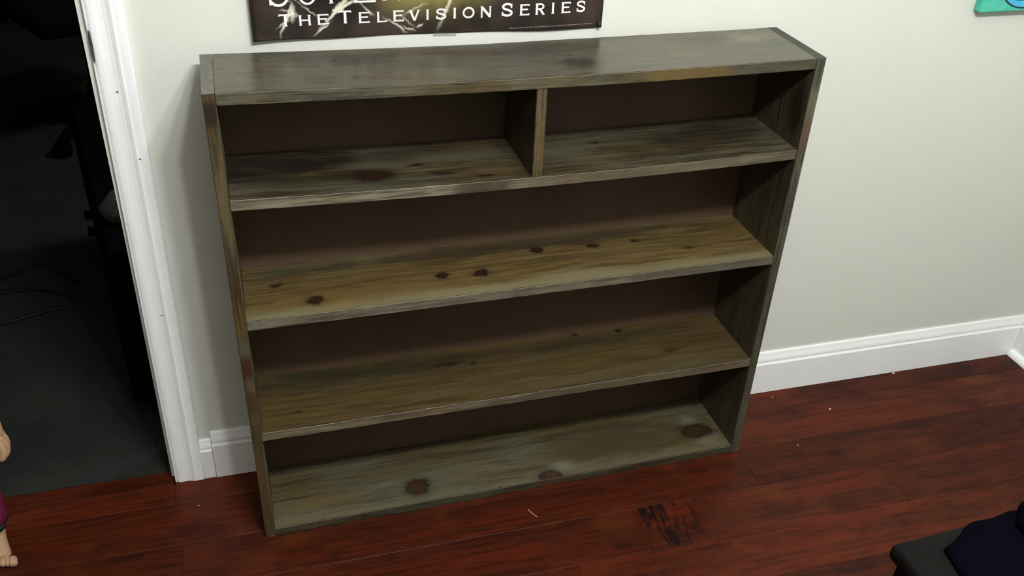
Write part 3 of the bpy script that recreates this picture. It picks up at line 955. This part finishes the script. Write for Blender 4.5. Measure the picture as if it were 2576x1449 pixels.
# ------------------------------------------------------------------ crumbs and a hair on the floor
m_crumb = simple('pale_crumb', (.75, .62, .52), .7, .3)
def crumb(x, y, r, label):
    bm = bmesh.new()
    bmesh.ops.create_icosphere(bm, subdivisions=2, radius=r)
    for v in bm.verts:
        v.co *= random.uniform(.8, 1.15)
        v.co.z *= .55
    o = bm_obj('crumb', bm, m_crumb, None, True)
    o.location = (x, y, r * .5)
    tag(o, label, 'crumb', 'crumbs on the floor')
crumb(1.608, -.0205, .0034, 'largest pale crumb on the floor close to the right baseboard')
crumb(1.364, -.112, .0026, 'pale crumb on the open floor right of the bookshelf')
crumb(1.218, -.211, .0016, 'tiny pale crumb nearest the bookshelf\'s lower right corner')
crumb(1.246, -.038, .0014, 'tiny pale crumb by the baseboard just right of the bookshelf')
crumb(-.128, -.092, .0016, 'tiny pale crumb on the floor in front of the door casing')
o = tube('thread', spline([(.543, -.262, .0012), (.546, -.272, .0030), (.551, -.281, .0022), (.557, -.287, .0010)], 5), .0005, m_crumb, None, 6)
tag(o, 'short pale thread lying on the floor before the bookshelf', 'thread')

# ------------------------------------------------------------------ things in the dim room
m_black = simple('black_laminate', (.0012, .0012, .0014), .8, .04)
m_blackcloth = simple('black_fabric', (.0012, .0012, .0016), .95, .1, .3, 200)
cab = empty('low_cabinet', (-.250, .225, -.004), math.radians(10.5))
tag(cab, 'low black cabinet in the dark room just behind the door casing', 'cabinet')
box_obj('body', .004, .42, .004, .84, .04, .43, m_black, cab, .003)
box_obj('cabinet_top', 0, .43, 0, .85, .4305, .45, m_black, cab, .004, 2)
box_obj('plinth', .02, .41, .02, .83, 0, .0395, m_black, cab)
for (y0, y1) in ((.015, .415), (.425, .825)):
    d = box_obj('door', -.0135, .0035, y0, y1, .05, .42, m_black, cab, .002)
    kb = box_obj('knob', -.030, -.0135, (y1 - .05) if y0 < .1 else (y0 + .03), (y1 - .03) if y0 < .1 else (y0 + .05), .30, .32, m_black, None, .004, 2)
    kb.parent = d
# pale soft pouch on the cabinet
bm = bmesh.new()
bmesh.ops.create_uvsphere(bm, u_segments=20, v_segments=12, radius=.5)
for v in bm.verts:
    n = 1 + .08 * math.sin(9 * v.co.x + 3) * math.sin(8 * v.co.y) + .05 * math.sin(17 * v.co.z)
    v.co = Vector((v.co.x * .085 * n, v.co.y * .11 * n, max(v.co.z, -.32) * .06 * n))
ps = bm_obj('cloth_bundle', bm, simple('grey_knit', (.05, .05, .047), .95, .1, .3, 150, .4, 400), None, True)
ps.location = (-.232, .395, .466)
tag(ps, 'small crumpled grey bundle half hidden by the door casing', 'cloth')

oc = empty('office_chair', (-.47, 2.02, -.004), .5)
tag(oc, 'black swivel office chair in the dark room', 'chair')
bm = bmesh.new(); add_box(bm, -.24, .24, -.235, .235, .42, .50, .035, 4)
bm_obj('seat', bm, m_blackcloth, oc, True)
bm = bmesh.new(); add_box(bm, -.22, .22, .20, .26, .58, 1.05, .028, 4)
bm_obj('backrest', bm, m_blackcloth, oc, True)
tube('back_support', [(0, .10, .41), (0, .27, .43), (0, .285, .52), (0, .265, .66)], .018, m_black, oc)
tube('gas_post', [(0, 0, .09), (0, 0, .42)], .026, m_black, oc)
for i in range(5):
    t = 2 * math.pi * i / 5 + 2.55
    lg = tube('star_leg', [(0, 0, .105), (.16 * math.cos(t), .16 * math.sin(t), .085), (.30 * math.cos(t), .30 * math.sin(t), .06)], [.026, .021, .015], m_black, oc)
    bm = bmesh.new()
    bmesh.ops.create_cone(bm, cap_ends=True, segments=16, radius1=.027, radius2=.027, depth=.04, matrix=Matrix.Translation((.295 * math.cos(t), .295 * math.sin(t), .0272)) @ Matrix.Rotation(t + 1.57, 4, 'Z') @ Matrix.Rotation(math.pi / 2, 4, 'Y'))
    bm_obj('caster', bm, m_black, lg, True)
for s_ in (-1, 1):
    tube('armrest', spline([(s_ * .235, .08, .43), (s_ * .29, .08, .46), (s_ * .29, .07, .66), (s_ * .285, -.12, .68)], 5), .016, m_black, oc)

m_cable = simple('black_cable', (.002, .002, .0025), .6, .3)
def cable(pts, label):
    o = tube('cable', spline([(x, y, z) for (x, y, z) in pts], 8), .0045, m_cable, None, 8)
    tag(o, label, 'cable', 'cables on the dark carpet')
z_ = .001
cable([(-.74, .885, z_), (-.67, .925, z_), (-.61, .97, z_), (-.57, .98, z_), (-.53, .95, z_), (-.48, .89, z_), (-.440, .835, z_)], 'black cable arching farthest across the dark carpet beyond the door')
cable([(-.80, .84, z_), (-.66, .85, z_), (-.59, .853, z_), (-.52, .83, z_), (-.455, .775, z_)], 'black cable running almost straight across the dark carpet')
cable([(-.75, .66, z_), (-.63, .695, z_), (-.58, .71, z_), (-.51, .735, z_), (-.47, .745, z_)], 'black cable nearest the door on the dark carpet')

# ------------------------------------------------------------------ toddler at the left edge (only a hand and a foot reach into view)
def skin_mat():
    k = N('skin')
    v, x, y, z = k.objxyz()
    n = k.noise(v, 25.0, 3)
    c = k.mix(k.ramp(n, .3, .7), (.36, .22, .13), (.43, .28, .165))
    k.b.inputs['Subsurface Weight'].default_value = .08
    k.b.inputs['Subsurface Radius'].default_value = (.01, .004, .002)
    return k.out(c, .5, .4)
m_skin = skin_mat()
m_mag = simple('magenta_knit', (.11, .010, .036), .95, .1, .25, 60, .4, 500)
m_teal = simple('teal_knit', (.015, .075, .068), .95, .1, .2, 80)
m_hair = simple('brown_hair', (.05, .028, .014), .6, .3, .4, 120)

def skin_obj(name, islands, mat, parent, sub=2):
    """islands: list of (joints {name:(co, r)}, edges, root)"""
    verts, edges, rad, roots = [], [], [], []
    for joints, eds, root in islands:
        idx = {}
        for jn, (co, r) in joints.items():
            idx[jn] = len(verts); verts.append(co); rad.append(r)
        edges += [(idx[a], idx[b]) for a, b in eds]
        roots.append(idx[root])
    me = bpy.data.meshes.new(name)
    me.from_pydata(verts, edges, [])
    me.materials.append(mat)
    o = link(bpy.data.objects.new(name, me), parent)
    sk = o.modifiers.new('skin', 'SKIN')
    sk.use_smooth_shade = True
    if not me.skin_vertices:
        me.skin_vertices.new(name='skin') if hasattr(me.skin_vertices, 'new') else None
    lay = me.skin_vertices[0].data
    for i, r in enumerate(rad):
        rr = r if isinstance(r, tuple) else (r, r)
        lay[i].radius = rr
        lay[i].use_root = i in roots
    ss = o.modifiers.new('subsurf', 'SUBSURF'); ss.levels = sub; ss.render_levels = sub
    return o

def chain(prefix, pts):
    j = {}; e = []; prev = None
    for i, (co, r) in enumerate(pts):
        nm = f'{prefix}{i}'; j[nm] = (co, r)
        if prev: e.append((prev, nm))
        prev = nm
    return j, e, f'{prefix}0'

kid = empty('person', (-.58, -.03, 0))
tag(kid, 'small child in magenta sleepwear at the left edge, bare foot and hand showing', 'person')
kx, ky = -.58, -.03
def L_(x, y, z): return (x - kx, y - ky, z)
J = {}
def add(nm, x, y, z, r): J[nm] = (L_(x, y, z), r)
add('pelvis', -.60, -.02, .335, (.050, .042)); add('belly', -.60, -.022, .43, (.050, .044)); add('chest', -.60, -.018, .525, (.052, .040)); add('neckb', -.60, -.015, .585, .034)
add('neck', -.60, -.018, .615, .029); add('jaw', -.598, -.030, .655, (.046, .050)); add('head', -.598, -.026, .715, (.062, .068)); add('crown', -.598, -.018, .765, (.046, .052))
E_ = [('pelvis', 'belly'), ('belly', 'chest'), ('chest', 'neckb'), ('neckb', 'neck'), ('neck', 'jaw'), ('jaw', 'head'), ('head', 'crown')]
# arm towards the shelf
for s_, tagn in ((1, 'a'), (-1, 'b')):
    if s_ > 0:
        pts = [(-.535, -.018, .560, .030), (-.498, -.035, .475, .025), (-.470, -.085, .410, .021), (-.446, -.128, .347, .017), (-.441, -.143, .318, (.016, .020)), (-.439, -.147, .297, (.013, .020))]
    else:
        pts = [(-.665, -.018, .560, .030), (-.700, -.025, .475, .025), (-.715, -.045, .395, .021), (-.720, -.065, .335, .017), (-.722, -.072, .308, (.016, .020)), (-.722, -.074, .286, (.013, .020))]
    prev = 'chest'
    for i, (x, y, z, r) in enumerate(pts):
        add(f'arm{tagn}{i}', x, y, z, r); E_.append((prev, f'arm{tagn}{i}')); prev = f'arm{tagn}{i}'
    if s_ > 0:
        leg = [(-.560, -.050, .290, .046), (-.535, -.085, .185, .036), (-.512, -.113, .095, .025), (-.510, -.110, .040, .024), (-.503, -.138, .030, (.023, .020)), (-.495, -.158, .020, (.026, .015)), (-.491, -.168, .015, (.022, .012))]
    else:
        leg = [(-.640, -.022, .290, .046), (-.660, -.012, .185, .036), (-.668, .004, .085, .026), (-.668, .004, .038, .024), (-.675, -.044, .028, (.024, .020)), (-.681, -.084, .020, (.027, .015)), (-.684, -.102, .016, (.022, .012))]
    prev = 'pelvis'
    for i, (x, y, z, r) in enumerate(leg):
        add(f'leg{tagn}{i}', x, y, z, r); E_.append((prev, f'leg{tagn}{i}')); prev = f'leg{tagn}{i}'
isl = [(J, E_, 'pelvis')]
# fingers of the near hand: knuckles turned to the right, tips curled down
for i, (dx, dy, ln) in enumerate(((.006, -.016, .90), (.0075, -.005, 1.0), (.006, .006, .94), (.0, .016, .78))):
    b = Vector((-.440 + dx * .6, -.146 + dy, .308))
    pts = [(L_(*b), .0085), (L_(b.x + dx * .5 + .006, b.y + dy * .15, b.z - .018 * ln), .0088), (L_(b.x + dx * .6 + .007, b.y + dy * .2 - .002, b.z - .034 * ln), .0082), (L_(b.x + dx * .3 + .000, b.y + dy * .2 - .004, b.z - .049 * ln), .0068)]
    isl.append(chain(f'f{i}_', pts))
isl.append(chain('th_', [(L_(-.446, -.156, .314), .0085), (L_(-.443, -.170, .298), .0085), (L_(-.443, -.174, .281), .0072)]))
for i, (dx, dy) in enumerate(((.002, -.016), (.004, -.006), (.003, .005), (-.001, .014))):
    b = Vector((-.722 - dx, -.074 + dy, .300))
    isl.append(chain(f'g{i}_', [(L_(*b), .0085), (L_(b.x - .003, b.y, b.z - .018), .0085), (L_(b.x, b.y, b.z - .034), .008), (L_(b.x + .005, b.y, b.z - .046), .0066)]))
isl.append(chain('gt_', [(L_(-.716, -.085, .306), .0085), (L_(-.712, -.098, .290), .0085), (L_(-.711, -.102, .274), .0072)]))
# toes
for fx, fy, sgn, nm in ((-.491, -.164, 1, 'ta'), (-.684, -.102, -1, 'tb')):
    for i in range(5):
        o_ = (i - 2) * .0088
        ln = (.018, .016, .015, .013, .010)[i]
        r = (.0092, .0072, .0070, .0066, .0062)[i]
        xx = fx - sgn * o_ * 1.0
        if sgn > 0: xx = fx + (-o_)
        isl.append(chain(f'{nm}{i}_', [(L_(xx - .002, fy + .006, .011), r * 1.02), (L_(xx + .003 * sgn, fy - ln * .6, .0105), r * 1.05), (L_(xx + .004 * sgn, fy - ln, .0085), r * .85)]))
body = skin_obj('body', isl, m_skin, kid)
# face
def ball(name, co, r, mat, parent, sc=(1, 1, 1)):
    bm = bmesh.new(); bmesh.ops.create_uvsphere(bm, u_segments=14, v_segments=9, radius=r)
    o = bm_obj(name, bm, mat, parent, True); o.location = co; o.scale = sc
    return o
m_eye = simple('eye_dark', (.02, .014, .01), .2, .5)
m_lip = simple('lip', (.36, .13, .10), .5, .4)
for s_ in (-1, 1):
    ball('eye', L_(-.598 + s_ * .024, -.086, .705), .0075, m_eye, kid, (1.2, .6, .8))
    ball('ear', L_(-.598 + s_ * .062, -.022, .700), .016, m_skin, kid, (.45, .8, 1.1))
ball('nose', L_(-.598, -.092, .688), .008, m_skin, kid, (1, 1, .9))
ball('mouth', L_(-.598, -.082, .664), .012, m_lip, kid, (1.2, .5, .35))
hr = ball('hair', L_(-.598, -.010, .735), .074, m_hair, kid, (.95, 1.0, .85))
# clothing
def sub_j(names, grow, over=None):
    j = {}
    for n_ in names:
        co, r = J[n_]
        r = tuple(q + grow for q in r) if isinstance(r, tuple) else r + grow
        j[n_] = (co, r)
    if over: j.update(over)
    return j
nm = ['belly', 'chest', 'neckb', 'arma0', 'arma1', 'arma2', 'armb0', 'armb1', 'armb2']
ja = sub_j(nm, .011, {'belly': (L_(-.60, -.022, .43), (.082, .076)), 'chest': (L_(-.60, -.018, .525), (.080, .070)), 'neckb': (L_(-.60, -.015, .590), .040), 'arma0': (J['arma0'][0], .045), 'armb0': (J['armb0'][0], .045), 'hem': (L_(-.60, -.02, .345), (.084, .078)), 'cuffa': (L_(-.4475, -.125, .350), .0225), 'cuffb': (L_(-.720, -.062, .345), .0235)})
skin_obj('pajama_top', [(ja, [('hem', 'belly'), ('belly', 'chest'), ('chest', 'neckb'), ('chest', 'arma0'), ('arma0', 'arma1'), ('arma1', 'arma2'), ('arma2', 'cuffa'), ('chest', 'armb0'), ('armb0', 'armb1'), ('armb1', 'armb2'), ('armb2', 'cuffb')], 'belly')], m_mag, kid)
jb = sub_j(['pelvis', 'lega0', 'lega1', 'legb0', 'legb1'], .012, {'pelvis': (L_(-.60, -.02, .335), (.074, .066)), 'waist': (L_(-.60, -.021, .385), (.070, .062)), 'lega2': (L_(-.506, -.119, .080), .034), 'legb2': (L_(-.668, .002, .080), .036)})
skin_obj('pajama_trousers', [(jb, [('waist', 'pelvis'), ('pelvis', 'lega0'), ('lega0', 'lega1'), ('lega1', 'lega2'), ('pelvis', 'legb0'), ('legb0', 'legb1'), ('legb1', 'legb2')], 'pelvis')], m_mag, kid)
for (x, y) in ((-.506, -.119), (-.668, .002)):
    tube('trouser_hem', [L_(x - .003, y + .006, .150), L_(x - .001, y + .002, .110), L_(x, y, .088), L_(x, y - .001, .078), L_(x, y - .001, .074)], [.034, .0345, .0350, .0345, .028], m_mag, kid, 20)
    tube('trouser_cuff', [L_(x, y, .0735), L_(x, y - .001, .070), L_(x - .001, y - .001, .063), L_(x - .001, y - .001, .060)], [.024, .0290, .0280, .024], m_teal, kid, 20)
